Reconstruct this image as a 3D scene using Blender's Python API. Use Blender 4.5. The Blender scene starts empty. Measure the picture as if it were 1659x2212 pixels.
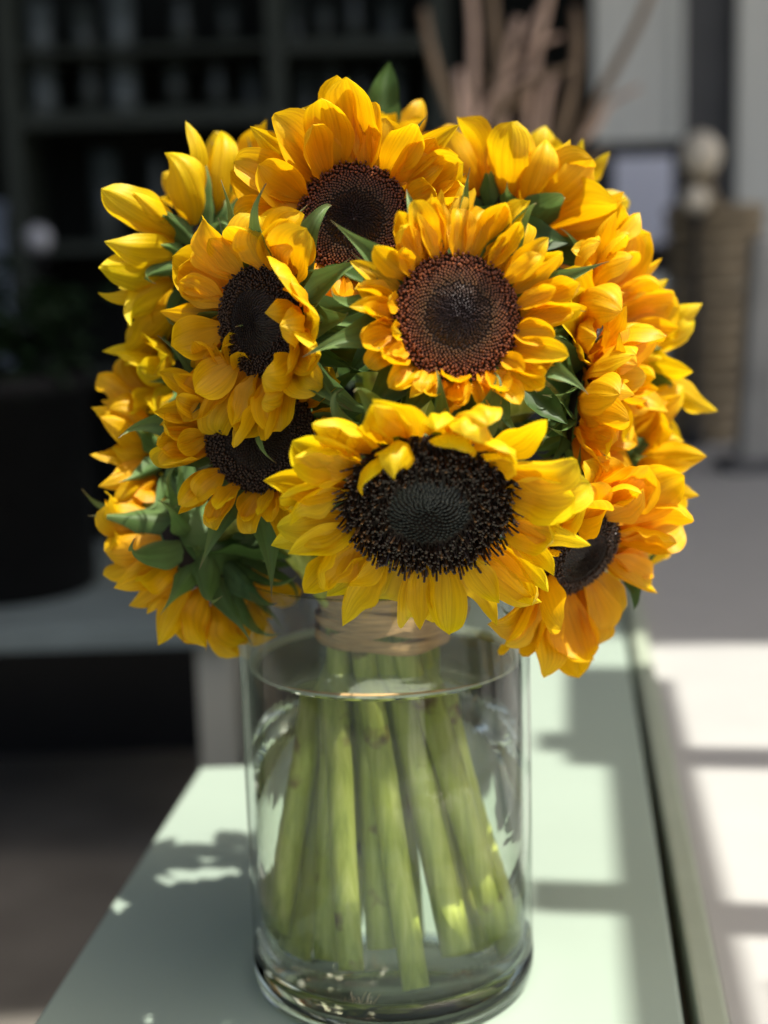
import bpy, math, random
from mathutils import Vector, Matrix

# ------------------------------------------------------------------ camera
sc = bpy.context.scene
C = sc.collection
R = math.radians
F = 3000.0                       # focal length in pixels of a 1659 x 2212 frame
CAMPOS = Vector((0.002, -0.748, 0.401))
PITCH, ROLL = R(10.0), R(-1.7)
cam_d = bpy.data.cameras.new('camera')
cam = bpy.data.objects.new('camera', cam_d); C.objects.link(cam)
CAMROT = Matrix.Rotation(R(90) - PITCH, 3, 'X') @ Matrix.Rotation(ROLL, 3, 'Z')
cam.matrix_world = Matrix.Translation(CAMPOS) @ CAMROT.to_4x4()
cam_d.sensor_fit = 'HORIZONTAL'; cam_d.sensor_width = 36.0
cam_d.lens = F / 1659.0 * 36.0
cam_d.clip_start = 0.02; cam_d.clip_end = 200
cam_d.dof.use_dof = True
cam_d.dof.focus_distance = 0.655
cam_d.dof.aperture_fstop = 4.9
sc.camera = cam

# ------------------------------------------------------------------ sky and sun
SUN_EL, SUN_AZ = R(66), R(73)     # azimuth measured from the camera side (-Y) towards +X
sdir = Vector((math.cos(SUN_EL) * math.sin(SUN_AZ), -math.cos(SUN_EL) * math.cos(SUN_AZ), math.sin(SUN_EL)))
w = bpy.data.worlds.new('World'); sc.world = w; w.use_nodes = True
nt = w.node_tree
sky = nt.nodes.new('ShaderNodeTexSky'); sky.sky_type = 'NISHITA'; sky.sun_disc = False
sky.sun_elevation = SUN_EL
sky.dust_density = 7.0; sky.air_density = 1.0; sky.ozone_density = 0.6
sky.sun_rotation = math.atan2(sdir.x, sdir.y)
bgn = nt.nodes['Background']; bgn.inputs['Strength'].default_value = 0.115
nt.links.new(sky.outputs[0], bgn.inputs['Color'])
sl = bpy.data.lights.new('sun', 'SUN'); sl.energy = 5.0; sl.angle = R(0.53); sl.color = (1.0, 0.955, 0.87)
sl.cycles.is_caustics_light = True
so = bpy.data.objects.new('sun', sl); C.objects.link(so)
so.rotation_euler = sdir.to_track_quat('Z', 'Y').to_euler()
sc.view_settings.view_transform = 'Standard'; sc.view_settings.look = 'None'
sc.view_settings.exposure = 0.50; sc.view_settings.gamma = 1.0
sc.view_settings.use_curve_mapping = False
sc.render.engine = 'CYCLES'
sc.cycles.use_denoising = True
sc.cycles.max_bounces = 14; sc.cycles.transmission_bounces = 12; sc.cycles.transparent_max_bounces = 24
sc.cycles.diffuse_bounces = 4; sc.cycles.glossy_bounces = 5
sc.cycles.sample_clamp_indirect = 6.0
sc.cycles.blur_glossy = 0.5

# ------------------------------------------------------------------ helpers
def ray(px, py):
    d = Vector(((px - 829.5) / F, -(py - 1106.0) / F, -1.0))
    return CAMROT @ d

def at(px, py, y):
    d = ray(px, py)
    return CAMPOS + d * ((y - CAMPOS.y) / d.y)

def onz(px, py, z):
    d = ray(px, py)
    return CAMPOS + d * ((z - CAMPOS.z) / d.z)

def ppm(y):                       # pixels per metre at depth y (level with the camera)
    return F / ((y - CAMPOS.y) * math.cos(PITCH))

def mesh(name, verts, faces, mat=None, smooth=True, uvs=None, cols=None):
    me = bpy.data.meshes.new(name)
    me.from_pydata(verts, [], faces)
    if uvs:
        ul = me.uv_layers.new(name='UVMap')
        for lp in me.loops:
            ul.data[lp.index].uv = uvs[lp.vertex_index]
    if cols:
        ca = me.color_attributes.new('Col', 'FLOAT_COLOR', 'POINT')
        for i, c in enumerate(cols):
            ca.data[i].color = (c[0], c[1], c[2], 1.0)
    if smooth:
        me.polygons.foreach_set('use_smooth', [True] * len(me.polygons))
    if mat: me.materials.append(mat)
    me.update()
    return me

def obj(name, me, parent=None, loc=None, mw=None, kind=None):
    o = bpy.data.objects.new(name, me); C.objects.link(o)
    if parent: o.parent = parent
    if loc is not None: o.location = loc
    if mw is not None: o.matrix_local = mw
    if kind: o['kind'] = kind
    return o

def tag(o, label, cat, group=None):
    o['label'] = label; o['category'] = cat
    if group: o['group'] = group
    return o

def empty(name, loc, label, cat, group=None):
    o = bpy.data.objects.new(name, None); C.objects.link(o); o.location = loc
    o.empty_display_size = 0.02
    return tag(o, label, cat, group)

def box_data(x0, x1, y0, y1, z0, z1, b=0.0):
    import bmesh
    bm = bmesh.new()
    bmesh.ops.create_cube(bm, size=1.0)
    for v in bm.verts:
        v.co = Vector(((x0 + x1) / 2 + v.co.x * (x1 - x0), (y0 + y1) / 2 + v.co.y * (y1 - y0), (z0 + z1) / 2 + v.co.z * (z1 - z0)))
    if b > 0:
        bmesh.ops.bevel(bm, geom=list(bm.edges), offset=b, segments=2, affect='EDGES', profile=0.6)
    vs = [tuple(v.co) for v in bm.verts]; bm.verts.index_update()
    fs = [[v.index for v in f.verts] for f in bm.faces]
    bm.free()
    return vs, fs

def box(name, x0, x1, y0, y1, z0, z1, mat, parent=None, b=0.002, kind=None):
    vs, fs = box_data(x0, x1, y0, y1, z0, z1, b)
    o = obj(name, mesh(name, vs, fs, mat, smooth=False), kind=kind)
    if parent:
        o.parent = parent; o.location = -parent.location
    return o

def lathe(profile, n=64, closed=False):
    vs, fs = [], []
    m = len(profile)
    for r, z in profile:
        for k in range(n):
            a = 2 * math.pi * k / n
            vs.append((r * math.cos(a), r * math.sin(a), z))
    for i in range(m - 1 if not closed else m):
        for k in range(n):
            j = (i + 1) % m
            fs.append((i * n + k, i * n + (k + 1) % n, j * n + (k + 1) % n, j * n + k))
    return vs, fs

def tube(points, radii, n=8, cap=True, ribs=0.0, seed=0):
    vs, fs = [], []
    N = len(points)
    t0 = (points[1] - points[0]).normalized()
    ref = Vector((0, 1, 0)) if abs(t0.y) < 0.9 else Vector((1, 0, 0))
    nrm = (ref - t0 * ref.dot(t0)).normalized()
    for i in range(N):
        t = (points[min(i + 1, N - 1)] - points[max(i - 1, 0)]).normalized()
        nrm = (nrm - t * nrm.dot(t)).normalized()
        bn = t.cross(nrm)
        for k in range(n):
            a = 2 * math.pi * k / n
            rr = radii[i] * (1 + ribs * math.cos(a * 5 + seed))
            vs.append(tuple(points[i] + (nrm * math.cos(a) + bn * math.sin(a)) * rr))
    for i in range(N - 1):
        for k in range(n):
            fs.append((i * n + k, i * n + (k + 1) % n, (i + 1) * n + (k + 1) % n, (i + 1) * n + k))
    if cap:
        fs.append(tuple(reversed(range(n)))); fs.append(tuple((N - 1) * n + k for k in range(n)))
    return vs, fs

def bez(p, t):
    a, b, c, d = p; s = 1 - t
    return a * s**3 + b * 3 * s * s * t + c * 3 * s * t * t + d * t**3

def sstep(a, b, x):
    t = max(0.0, min(1.0, (x - a) / (b - a))); return t * t * (3 - 2 * t)

# ------------------------------------------------------------------ materials
def mat_new(name):
    m = bpy.data.materials.new(name); m.use_nodes = True
    t = m.node_tree
    for n in list(t.nodes): t.nodes.remove(n)
    out = t.nodes.new('ShaderNodeOutputMaterial')
    return m, t, out

def node(t, typ, **kw):
    n = t.nodes.new(typ)
    for k, v in kw.items():
        if k in n.inputs: n.inputs[k].default_value = v
        else: setattr(n, k, v)
    return n

def mixcol(t, blend, fac, a, b):
    n = t.nodes.new('ShaderNodeMix'); n.data_type = 'RGBA'; n.blend_type = blend
    for sock, v in ((n.inputs[0], fac), (n.inputs[6], a), (n.inputs[7], b)):
        if isinstance(v, (int, float)): sock.default_value = v
        elif isinstance(v, (tuple, list)): sock.default_value = (v[0], v[1], v[2], 1)
        else: t.links.new(v, sock)
    return n.outputs[2]

def ramp(t, fac, stops):
    n = t.nodes.new('ShaderNodeValToRGB')
    e = n.color_ramp.elements
    while len(e) < len(stops): e.new(0.5)
    for el, (p, c) in zip(e, stops):
        el.position = p; el.color = (c[0], c[1], c[2], 1)
    t.links.new(fac, n.inputs[0])
    return n.outputs[0]

def plain(name, col, rough=0.6, var=0.12, scale=30.0, spec=0.4, bump=0.0, metallic=0.0, stretch=None):
    m, t, out = mat_new(name)
    p = node(t, 'ShaderNodeBsdfPrincipled', Roughness=rough, Metallic=metallic)
    p.inputs['Specular IOR Level'].default_value = spec
    tc = node(t, 'ShaderNodeTexCoord'); src = tc.outputs['Object']
    if stretch:
        mp = node(t, 'ShaderNodeMapping'); mp.inputs['Scale'].default_value = stretch
        t.links.new(src, mp.inputs[0]); src = mp.outputs[0]
    ns = node(t, 'ShaderNodeTexNoise', Scale=scale, Detail=6.0)
    t.links.new(src, ns.inputs['Vector'])
    c = ramp(t, ns.outputs['Fac'], [(0.3, [x * (1 - var) for x in col]), (0.7, [min(1, x * (1 + var)) for x in col])])
    t.links.new(c, p.inputs['Base Color'])
    if bump:
        b = node(t, 'ShaderNodeBump', Strength=bump, Distance=0.002)
        t.links.new(ns.outputs['Fac'], b.inputs['Height']); t.links.new(b.outputs[0], p.inputs['Normal'])
    t.links.new(p.outputs[0], out.inputs[0])
    return m

def leafy(name, stops, trans, rough, veins, vein_scale, obj_color=True, spec=0.35, bump=0.35, transgain=(1, 1, 1)):
    """thin living tissue: principled front mixed with a translucent back light"""
    m, t, out = mat_new(name)
    uv = node(t, 'ShaderNodeUVMap'); sep = node(t, 'ShaderNodeSeparateXYZ')
    t.links.new(uv.outputs[0], sep.inputs[0])
    base = ramp(t, sep.outputs[0], stops)
    mp = node(t, 'ShaderNodeMapping'); mp.inputs['Scale'].default_value = (1.2, vein_scale, 1)
    t.links.new(uv.outputs[0], mp.inputs[0])
    oi = node(t, 'ShaderNodeObjectInfo')
    mul = node(t, 'ShaderNodeMath', operation='MULTIPLY'); mul.inputs[1].default_value = 37.0
    t.links.new(oi.outputs['Random'], mul.inputs[0])
    ns = node(t, 'ShaderNodeTexNoise', Scale=1.0, Detail=3.0); ns.noise_dimensions = '4D'
    t.links.new(mp.outputs[0], ns.inputs['Vector']); t.links.new(mul.outputs[0], ns.inputs['W'])
    vc = ramp(t, ns.outputs['Fac'], [(0.3, (1 - veins, 1 - veins * 1.25, 1 - veins * 1.3)), (0.62, (1, 1, 1))])
    col = mixcol(t, 'MULTIPLY', 1.0, base, vc)
    if obj_color:
        col = mixcol(t, 'MULTIPLY', 1.0, col, oi.outputs['Color'])
    p = node(t, 'ShaderNodeBsdfPrincipled', Roughness=rough)
    p.inputs['Specular IOR Level'].default_value = spec
    t.links.new(col, p.inputs['Base Color'])
    b = node(t, 'ShaderNodeBump', Strength=bump, Distance=0.0006)
    t.links.new(ns.outputs['Fac'], b.inputs['Height']); t.links.new(b.outputs[0], p.inputs['Normal'])
    tr = node(t, 'ShaderNodeBsdfTranslucent')
    tcol = mixcol(t, 'MULTIPLY', 1.0, col, transgain)
    t.links.new(tcol, tr.inputs['Color']); t.links.new(b.outputs[0], tr.inputs['Normal'])
    mx = node(t, 'ShaderNodeMixShader'); mx.inputs[0].default_value = trans
    t.links.new(p.outputs[0], mx.inputs[1]); t.links.new(tr.outputs[0], mx.inputs[2])
    t.links.new(mx.outputs[0], out.inputs[0])
    return m

M_PETAL = leafy('petal_yellow', [(0.0, (0.84, 0.34, 0.002)), (0.22, (0.93, 0.50, 0.003)), (0.7, (0.96, 0.59, 0.004)), (1.0, (0.97, 0.66, 0.010))],
                0.46, 0.48, 0.20, 20.0, bump=0.6, transgain=(1.0, 0.97, 0.8))
M_SEPAL = leafy('sepal_green', [(0.0, (0.15, 0.24, 0.08)), (0.5, (0.11, 0.21, 0.055)), (0.85, (0.19, 0.29, 0.09)), (1.0, (0.30, 0.24, 0.13))],
                0.28, 0.55, 0.25, 9.0)
M_LEAF = leafy('leaf_green', [(0.0, (0.07, 0.13, 0.035)), (1.0, (0.06, 0.125, 0.025))], 0.25, 0.5, 0.25, 6.0)

def floret_mat():
    m, t, out = mat_new('floret_brown')
    at_ = node(t, 'ShaderNodeVertexColor'); at_.layer_name = 'Col'
    p = node(t, 'ShaderNodeBsdfPrincipled', Roughness=0.42)
    p.inputs['Specular IOR Level'].default_value = 0.45
    t.links.new(at_.outputs[0], p.inputs['Base Color'])
    t.links.new(p.outputs[0], out.inputs[0])
    return m
M_FLORET = floret_mat()
M_DISC = plain('disc_dark', (0.018, 0.010, 0.006), 0.8, 0.3, 300)

def stem_mat():
    m, t, out = mat_new('stem_green')
    uv = node(t, 'ShaderNodeTexCoord')
    mp = node(t, 'ShaderNodeMapping'); mp.inputs['Scale'].default_value = (260, 260, 16)
    t.links.new(uv.outputs['Object'], mp.inputs[0])
    ns = node(t, 'ShaderNodeTexNoise', Scale=1.0, Detail=4.0); t.links.new(mp.outputs[0], ns.inputs['Vector'])
    c = ramp(t, ns.outputs['Fac'], [(0.25, (0.26, 0.31, 0.04)), (0.5, (0.44, 0.48, 0.09)), (0.75, (0.56, 0.58, 0.17))])
    n2 = node(t, 'ShaderNodeTexNoise', Scale=48.0, Detail=3.0); t.links.new(uv.outputs['Object'], n2.inputs['Vector'])
    f2 = ramp(t, n2.outputs['Fac'], [(0.60, (0, 0, 0)), (0.72, (1, 1, 1))])
    c2 = mixcol(t, 'MIX', f2, c, (0.16, 0.09, 0.03))
    p = node(t, 'ShaderNodeBsdfPrincipled', Roughness=0.5)
    t.links.new(c2, p.inputs['Base Color'])
    p.inputs['Subsurface Weight'].default_value = 0.0
    b = node(t, 'ShaderNodeBump', Strength=0.5, Distance=0.001)
    t.links.new(ns.outputs['Fac'], b.inputs['Height']); t.links.new(b.outputs[0], p.inputs['Normal'])
    t.links.new(p.outputs[0], out.inputs[0])
    return m
M_STEM = stem_mat()

def thin_glass(name, tint, ior=1.45, rough=0.0):
    m, t, out = mat_new(name)
    tr = node(t, 'ShaderNodeBsdfTransparent'); tr.inputs[0].default_value = (*tint, 1)
    gl = node(t, 'ShaderNodeBsdfGlossy', Roughness=rough)
    lw = node(t, 'ShaderNodeLayerWeight', Blend=0.5)
    pw = node(t, 'ShaderNodeMath', operation='POWER'); pw.inputs[1].default_value = 5.0
    t.links.new(lw.outputs['Facing'], pw.inputs[0])
    fr = node(t, 'ShaderNodeMath', operation='MULTIPLY_ADD'); fr.inputs[1].default_value = 0.9; fr.inputs[2].default_value = 0.04
    t.links.new(pw.outputs[0], fr.inputs[0])
    mx = node(t, 'ShaderNodeMixShader')
    t.links.new(fr.outputs[0], mx.inputs[0]); t.links.new(tr.outputs[0], mx.inputs[1]); t.links.new(gl.outputs[0], mx.inputs[2])
    t.links.new(mx.outputs[0], out.inputs[0])
    return m
def real_glass(name, col, ior, rough=0.0):
    m, t, out = mat_new(name)
    g = node(t, 'ShaderNodeBsdfGlass', IOR=ior, Roughness=rough); g.inputs[0].default_value = (*col, 1)
    t.links.new(g.outputs[0], out.inputs[0])
    return m
M_WALLGLASS = thin_glass('vase_glass', (0.965, 0.985, 0.97))
M_BASEGLASS = real_glass('vase_base_glass', (0.97, 0.99, 0.97), 1.46)
M_WATER = real_glass('water_clear', (0.985, 0.99, 0.95), 1.33)
M_RAFFIA = plain('raffia_straw', (0.50, 0.32, 0.15), 0.75, 0.35, 1.0, 0.25, 0.4, stretch=(60, 60, 900))

M_BENCH = plain('bench_green_paint', (0.325, 0.400, 0.330), 0.42, 0.025, 9.0, 0.4, 0.05)
M_RAIL = plain('rail_green_paint', (0.36, 0.41, 0.31), 0.45, 0.05, 25.0, 0.4, 0.05)
M_SILL = plain('white_paint', (0.400, 0.400, 0.380), 0.6, 0.03, 14.0, 0.3, 0.1)
M_GAP = plain('gap_dark', (0.05, 0.05, 0.03), 0.9, 0.2, 40.0)
M_FLOOR = plain('floor_brown', (0.15, 0.14, 0.12), 0.7, 0.25, 5.0, 0.2)
M_WALL = plain('wall_dark_green', (0.010, 0.012, 0.010), 0.8, 0.3, 3.0, 0.2)
M_SHELF = plain('shelf_green', (0.045, 0.055, 0.042), 0.6, 0.15, 8.0)
M_ROOF = plain('shade_roof_timber', (0.06, 0.055, 0.05), 0.8, 0.2, 6.0)
M_TABLE = plain('table_grey', (0.16, 0.20, 0.20), 0.5, 0.1, 12.0)
M_TABLELEG = plain('table_leg_cream', (0.45, 0.45, 0.38), 0.6, 0.06, 12.0)
M_POT = plain('pot_black', (0.006, 0.006, 0.006), 0.6, 0.2, 20.0, 0.15)
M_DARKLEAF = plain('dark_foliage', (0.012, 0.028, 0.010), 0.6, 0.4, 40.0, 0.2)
M_FROST = plain('pale_glassware', (0.12, 0.145, 0.145), 0.25, 0.15, 6.0, 0.5)
M_FROST2 = plain('dim_glassware', (0.055, 0.068, 0.062), 0.25, 0.15, 6.0, 0.5)
M_ORB = plain('pale_ceramic', (0.62, 0.63, 0.66), 0.4, 0.05, 20.0)
M_ORBC = plain('cream_ceramic', (0.90, 0.80, 0.62), 0.5, 0.08, 40.0)
M_PANEL = plain('panel_pale_grey', (0.80, 0.81, 0.74), 0.6, 0.08, 3.0, stretch=(12, 1, 0.4))
M_PANELD = plain('panel_charcoal', (0.11, 0.11, 0.11), 0.6, 0.1, 5.0)
M_BLACK = plain('frame_black', (0.010, 0.010, 0.012), 0.4, 0.1, 9.0)
M_PAPER = plain('paper_lilac', (0.74, 0.76, 0.86), 0.8, 0.05, 6.0)
M_BARK = plain('branch_bark', (0.66, 0.46, 0.34), 0.7, 0.45, 9.0, 0.3)
M_BARK2 = plain('branch_bark_dark', (0.27, 0.19, 0.12), 0.7, 0.45, 9.0, 0.3)
M_WICKER = plain('wicker_brown', (0.33, 0.26, 0.16), 0.7, 0.35, 30.0)
M_RED = plain('red_paint', (0.20, 0.01, 0.012), 0.5, 0.1, 20.0)
M_FRAMEWOOD = plain('shade_frame_paint', (0.55, 0.58, 0.52), 0.5, 0.05, 20.0)  # paint of the added overhead frame that casts the shade bars

# ------------------------------------------------------------------ setting
ground = box('ground', -30, 30, -30, 40, -0.56, -0.46, M_FLOOR, b=0, kind='structure')
wall = box('back_wall', -4.0, 4.0, 4.25, 4.4, -0.46, 3.89, M_WALL, b=0, kind='structure')
lwall = box('side_wall', -3.2, -3.05, 0.9, 4.25, -0.46, 3.89, M_WALL, b=0, kind='structure')
RZ = 3.9; RY = onz(1540, 1392, -.012).y + RZ * sdir.y / sdir.z
roof = box('shade_roof', -4.0, 4.0, RY, 4.5, RZ, RZ + .12, M_ROOF, b=0, kind='structure')  # unseen roof, added to keep the background dark and shade the far ledge

# the bench runs a little to the right of the view: its left edge and its groove as lines on the bench top
def line(p, q):
    a, b = onz(*p, 0.0), onz(*q, 0.0)
    return lambda y: a.x + (b.x - a.x) * (y - a.y) / (b.y - a.y)
LEFT = line((430, 1660), (70, 2212)); GROOVE = line((1340, 1305), (1479, 2207))
YAW = math.atan((GROOVE(1.0) - GROOVE(0.0)))
YN, YF = -0.55, 1.9

# timber frame added overhead, out of frame, to throw bars of shade on bench and ledge
PH = 1.75
off = sdir * (PH / sdir.z)
sframe = empty('shade_frame', (off.x, off.y, -0.012), 'unseen pale green timber frame on two posts added to throw bars of shade on bench and ledge', 'shade_frame')
sframe.rotation_euler = (0, 0, -YAW)
wax = Vector((math.cos(-YAW), math.sin(-YAW), 0)); way = Vector((-math.sin(-YAW), math.cos(-YAW), 0))
def uv_(px, py, z=0.0):
    p = onz(px, py, z) - sdir * (z / sdir.z); return p.dot(wax), p.dot(way)
def pbox(name, u0, u1, v0, v1, z0, z1):
    vs, fs = box_data(u0, u1, v0, v1, z0, z1, .002)
    return obj(name, mesh(name, vs, fs, M_FRAMEWOOD, smooth=False), sframe)
u0 = uv_(1306, 1800)[0]; u1 = uv_(1488, 1850)[0]
pbox('shade_beam', u0, u1, -.72, .62, PH - .05, PH)
pbox('shade_beam', .90, .95, -.72, .62, PH - .05, PH)
pbox('shade_beam', u0 - .035, u0 - .003, uv_(1250, 1650)[1], .62, PH - .049, PH - .001)
for (px, py, z, hw, ua) in ((1400, 1606, 0, .024, .085), (1225, 1938, 0, .022, .085), (1610, 2178, -.012, .030, .232), (1300, 1352, 0, .03, .085)):
    v = uv_(px, py, z)[1]; pbox('shade_rafter', ua, .98, v - hw, v + hw, PH + .001, PH + .04)
for v in (-.62, .52): pbox('post', .90, .95, v, v + .05, 0.001, PH - .051)

# display bench: an L shaped pale green top with a gap and a rail along its right edge
bench = empty('display_bench', (0, 0, -0.46), 'pale mint green painted bench top under the glass vase', 'bench')
def prism(name, poly, z0, z1, mat, parent, bev=.003):
    n = len(poly)
    vs = [(x, y, z0) for x, y in poly] + [(x, y, z1) for x, y in poly]
    fs = [tuple(reversed(range(n))), tuple(range(n, 2 * n))] + [(i, (i + 1) % n, n + (i + 1) % n, n + i) for i in range(n)]
    o = obj(name, mesh(name, vs, fs, mat, smooth=False), parent)
    if parent: o.location = -parent.location
    if bev:
        md = o.modifiers.new('bevel', 'BEVEL'); md.width = bev; md.segments = 2
    return o
def strip(d0, d1, y0=YN, y1=YF):
    return [(GROOVE(y0) + d0, y0), (GROOVE(y0) + d1, y0), (GROOVE(y1) + d1, y1), (GROOVE(y1) + d0, y1)]
yc = onz(430, 1656, 0.0).y
prism('top', [(LEFT(YN), YN), (GROOVE(YN), YN), (GROOVE(YF), YF), (LEFT(YF) + .055, YF), (LEFT(yc) + .055, yc), (LEFT(yc), yc)], -0.032, 0.0, M_BENCH, bench)
prism('cabinet', [(LEFT(YN) + .02, YN + .02), (GROOVE(YN) - .01, YN + .02), (GROOVE(YF) - .01, YF - .02), (LEFT(YF) + .075, YF - .02), (LEFT(yc) + .075, yc - .02), (LEFT(yc) + .02, yc - .02)], -0.459, -0.0325, M_RAIL, bench)
prism('groove', strip(.0003, .0068), -0.06, -0.022, M_GAP, bench, 0)
prism('edge_rail', strip(.0070, .0235), -0.45, 0.003, M_RAIL, bench)
sill = prism('white_ledge', strip(.0245, 2.2, -1.6, 3.3), -0.46, -0.012, M_SILL, None)
sill['kind'] = 'structure'

# ------------------------------------------------------------------ vase, water
VR, VH, WZ = 0.0805, 0.239, 0.184
vase = empty('glass_vase', (0, 0, 0.0), 'clear glass cylinder vase half full of water and sunflower stems', 'vase')
prof = [(VR - 0.0042, 0.0205), (VR - 0.0042, VH - 0.002), (VR - 0.0022, VH), (VR - 0.001, VH - 0.001), (VR, VH - 0.003), (VR, 0.0205)]
vs, fs = lathe(prof, 96)
obj('wall', mesh('vase_wall', vs, fs, M_WALLGLASS), vase)
prof = [(0.0, 0.0012), (VR - 0.010, 0.0006), (VR - 0.004, 0.0010), (VR - 0.001, 0.004), (VR, 0.009), (VR, 0.0202), (VR - 0.006, 0.0202), (VR - 0.012, 0.0170), (VR - 0.03, 0.0155), (0.0, 0.0150)]
vs, fs = lathe(prof, 96)
obj('base', mesh('vase_base', vs, fs, M_BASEGLASS), vase)
WR = VR - 0.0046
prof = [(0.0, 0.0138), (WR - 0.03, 0.0142), (WR - 0.010, 0.0160), (WR, 0.0195), (WR, WZ + 0.0030), (WR - 0.0008, WZ + 0.0016), (WR - 0.0022, WZ + 0.0005), (WR - 0.006, WZ - 0.0003), (0.0, WZ - 0.0005)]
vs, fs = lathe(prof, 96)
water = obj('water', mesh('water', vs, fs, M_WATER)); tag(water, 'clear water filling the glass vase around the cut stems', 'water')
def sheen_mat(name, col, amount):
    m, t, out = mat_new(name)
    tr = node(t, 'ShaderNodeBsdfTransparent'); df = node(t, 'ShaderNodeBsdfDiffuse'); df.inputs[0].default_value = (*col, 1)
    tl = node(t, 'ShaderNodeBsdfTranslucent'); tl.inputs[0].default_value = (*col, 1)
    m1 = node(t, 'ShaderNodeMixShader'); m1.inputs[0].default_value = 0.5
    t.links.new(df.outputs[0], m1.inputs[1]); t.links.new(tl.outputs[0], m1.inputs[2])
    m2 = node(t, 'ShaderNodeMixShader'); m2.inputs[0].default_value = amount
    t.links.new(tr.outputs[0], m2.inputs[1]); t.links.new(m1.outputs[0], m2.inputs[2])
    t.links.new(m2.outputs[0], out.inputs[0])
    return m
vs, fs = lathe([(0.0005, WZ + .0005), (WR - .012, WZ + .0006), (WR - .0052, WZ + .0010)], 96)
obj('surface_sheen', mesh('surface_sheen', vs, fs, sheen_mat('sheen_film', (.80, .88, .74), .24)), water)  # pale disc paints in the brightness of light on the water surface
vs, fs = lathe([(WR - .0050, WZ + .0010), (WR - .0022, WZ + .0018), (WR - .0006, WZ + .0040), (WR - .0003, WZ + .0042), (WR - .0020, WZ + .0012)], 96)
obj('meniscus_glint', mesh('meniscus_glint', vs, fs, sheen_mat('glint_film', (.88, .95, .84), .62)), water)  # whitish ring paints the bright highlight along the water's edge

# ------------------------------------------------------------------ petal, sepal and leaf shapes
def blade(name, rnd, W, nu, nv, shape, bend, tip, chan, side, ruffle, twist, crease, mat):
    """a leaf-like sheet: unit length along x, width W, inner face towards +z"""
    ang = 0.0; x = z = 0.0
    ph1, ph2 = rnd.uniform(0, 6.28), rnd.uniform(0, 6.28)
    fr = rnd.uniform(3.0, 6.0)
    vs, uvs = [], []
    for i in range(nu + 1):
        u = i / nu
        a = bend * (u - 0.15) + tip * sstep(0.55, 1.0, u)
        if i: x += math.cos(a) / nu; z += math.sin(a) / nu
        if shape == 'petal':
            wu = (0.34 + 0.66 * math.sin(min(u / 0.52, 1) * math.pi / 2) ** 1.1) if u < 0.52 else max(0.0, 1 - ((u - 0.52) / 0.48) ** 2.6) ** 0.66
        elif shape == 'pointed':
            wu = (0.30 + 0.70 * math.sin(min(u / 0.45, 1) * math.pi / 2) ** 1.1) if u < 0.45 else max(0.0, 1 - ((u - 0.45) / 0.55) ** 1.75) ** 0.95
        elif shape == 'sepal':
            wu = (0.70 + 0.30 * math.sin(min(u / 0.28, 1) * math.pi / 2)) if u < 0.28 else (max(0.0, 1 - (u - 0.28) / 0.72) ** 1.7 * 0.92 + 0.08 * (1 - u) ** .5)
        else:
            wu = (0.10 + 0.90 * math.sin(min(u / 0.38, 1) * math.pi / 2)) if u < 0.38 else max(0.0, 1 - ((u - 0.38) / 0.62) ** 1.5) ** 0.9
        wu = max(wu, 0.012)
        tw = twist * u
        for j in range(nv + 1):
            v = -1 + 2 * j / nv
            yy = v * wu * W / 2
            zz = chan * (v * v - 0.3) * wu * W
            zz += crease * W * wu * (math.exp(-((v - 0.33) / 0.16) ** 2) + math.exp(-((v + 0.33) / 0.16) ** 2)) * (0.4 + u)
            zz += ruffle * W * wu * (abs(v) ** 1.5) * math.sin(fr * u * 3.2 + ph1 + (1.9 if v > 0 else 0))
            zz += ruffle * 0.5 * W * math.sin(fr * 1.7 * u + v * 2.1 + ph2) * wu
            if shape in ('sepal', 'leaf'): zz -= 0.05 * W * math.exp(-(v / 0.14) ** 2) * (1 - 0.6 * u)
            notch = 0.0
            if shape == 'petal' and u > 0.9: notch = -0.012 * abs(math.sin(v * 5 + ph1))
            y2 = yy * math.cos(tw) - zz * math.sin(tw)
            z2 = yy * math.sin(tw) + zz * math.cos(tw)
            vs.append((x - math.sin(a) * z2 + notch, y2 + side * u * u, z + math.cos(a) * z2))
            uvs.append((u, (v + 1) / 2))
    fs = []
    for i in range(nu):
        for j in range(nv):
            p = i * (nv + 1) + j
            fs.append((p, p + 1 + nv, p + 2 + nv, p + 1))
    return mesh(name, vs, fs, mat, True, uvs)

rnd = random.Random(11)
PETALS = []
for i in range(26):
    PETALS.append(blade('petal', rnd, rnd.uniform(0.40, 0.52), 16, 10, 'petal', rnd.uniform(-0.35, 0.65), rnd.choice([-1.5, -0.7, 0.1, 0.5, 0.9, 1.3]) * rnd.uniform(0.6, 1.1),
                        rnd.uniform(0.16, 0.46), rnd.uniform(-0.10, 0.10), rnd.uniform(0.03, 0.11), rnd.uniform(-0.6, 0.6), rnd.uniform(-0.13, -0.05), M_PETAL))
POINTED = []
for i in range(16):
    POINTED.append(blade('petal', rnd, rnd.uniform(0.32, 0.44), 16, 10, 'pointed', rnd.uniform(-0.5, 0.6), rnd.choice([-1.2, -0.5, 0.2, 0.6, 1.0]) * rnd.uniform(0.6, 1.1),
                         rnd.uniform(0.14, 0.5), rnd.uniform(-0.13, 0.13), rnd.uniform(0.05, 0.13), rnd.uniform(-0.8, 0.8), rnd.uniform(-0.14, -0.06), M_PETAL))
SEPALS = [blade('sepal', rnd, rnd.uniform(0.30, 0.44), 14, 6, 'sepal', rnd.uniform(-0.9, 0.5), rnd.choice([-1.4, -0.7, 0.6, 1.2]), rnd.uniform(0.2, 0.5),
                rnd.uniform(-0.12, 0.12), rnd.uniform(0.02, 0.07), rnd.uniform(-0.4, 0.4), -0.02, M_SEPAL) for i in range(14)]
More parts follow.
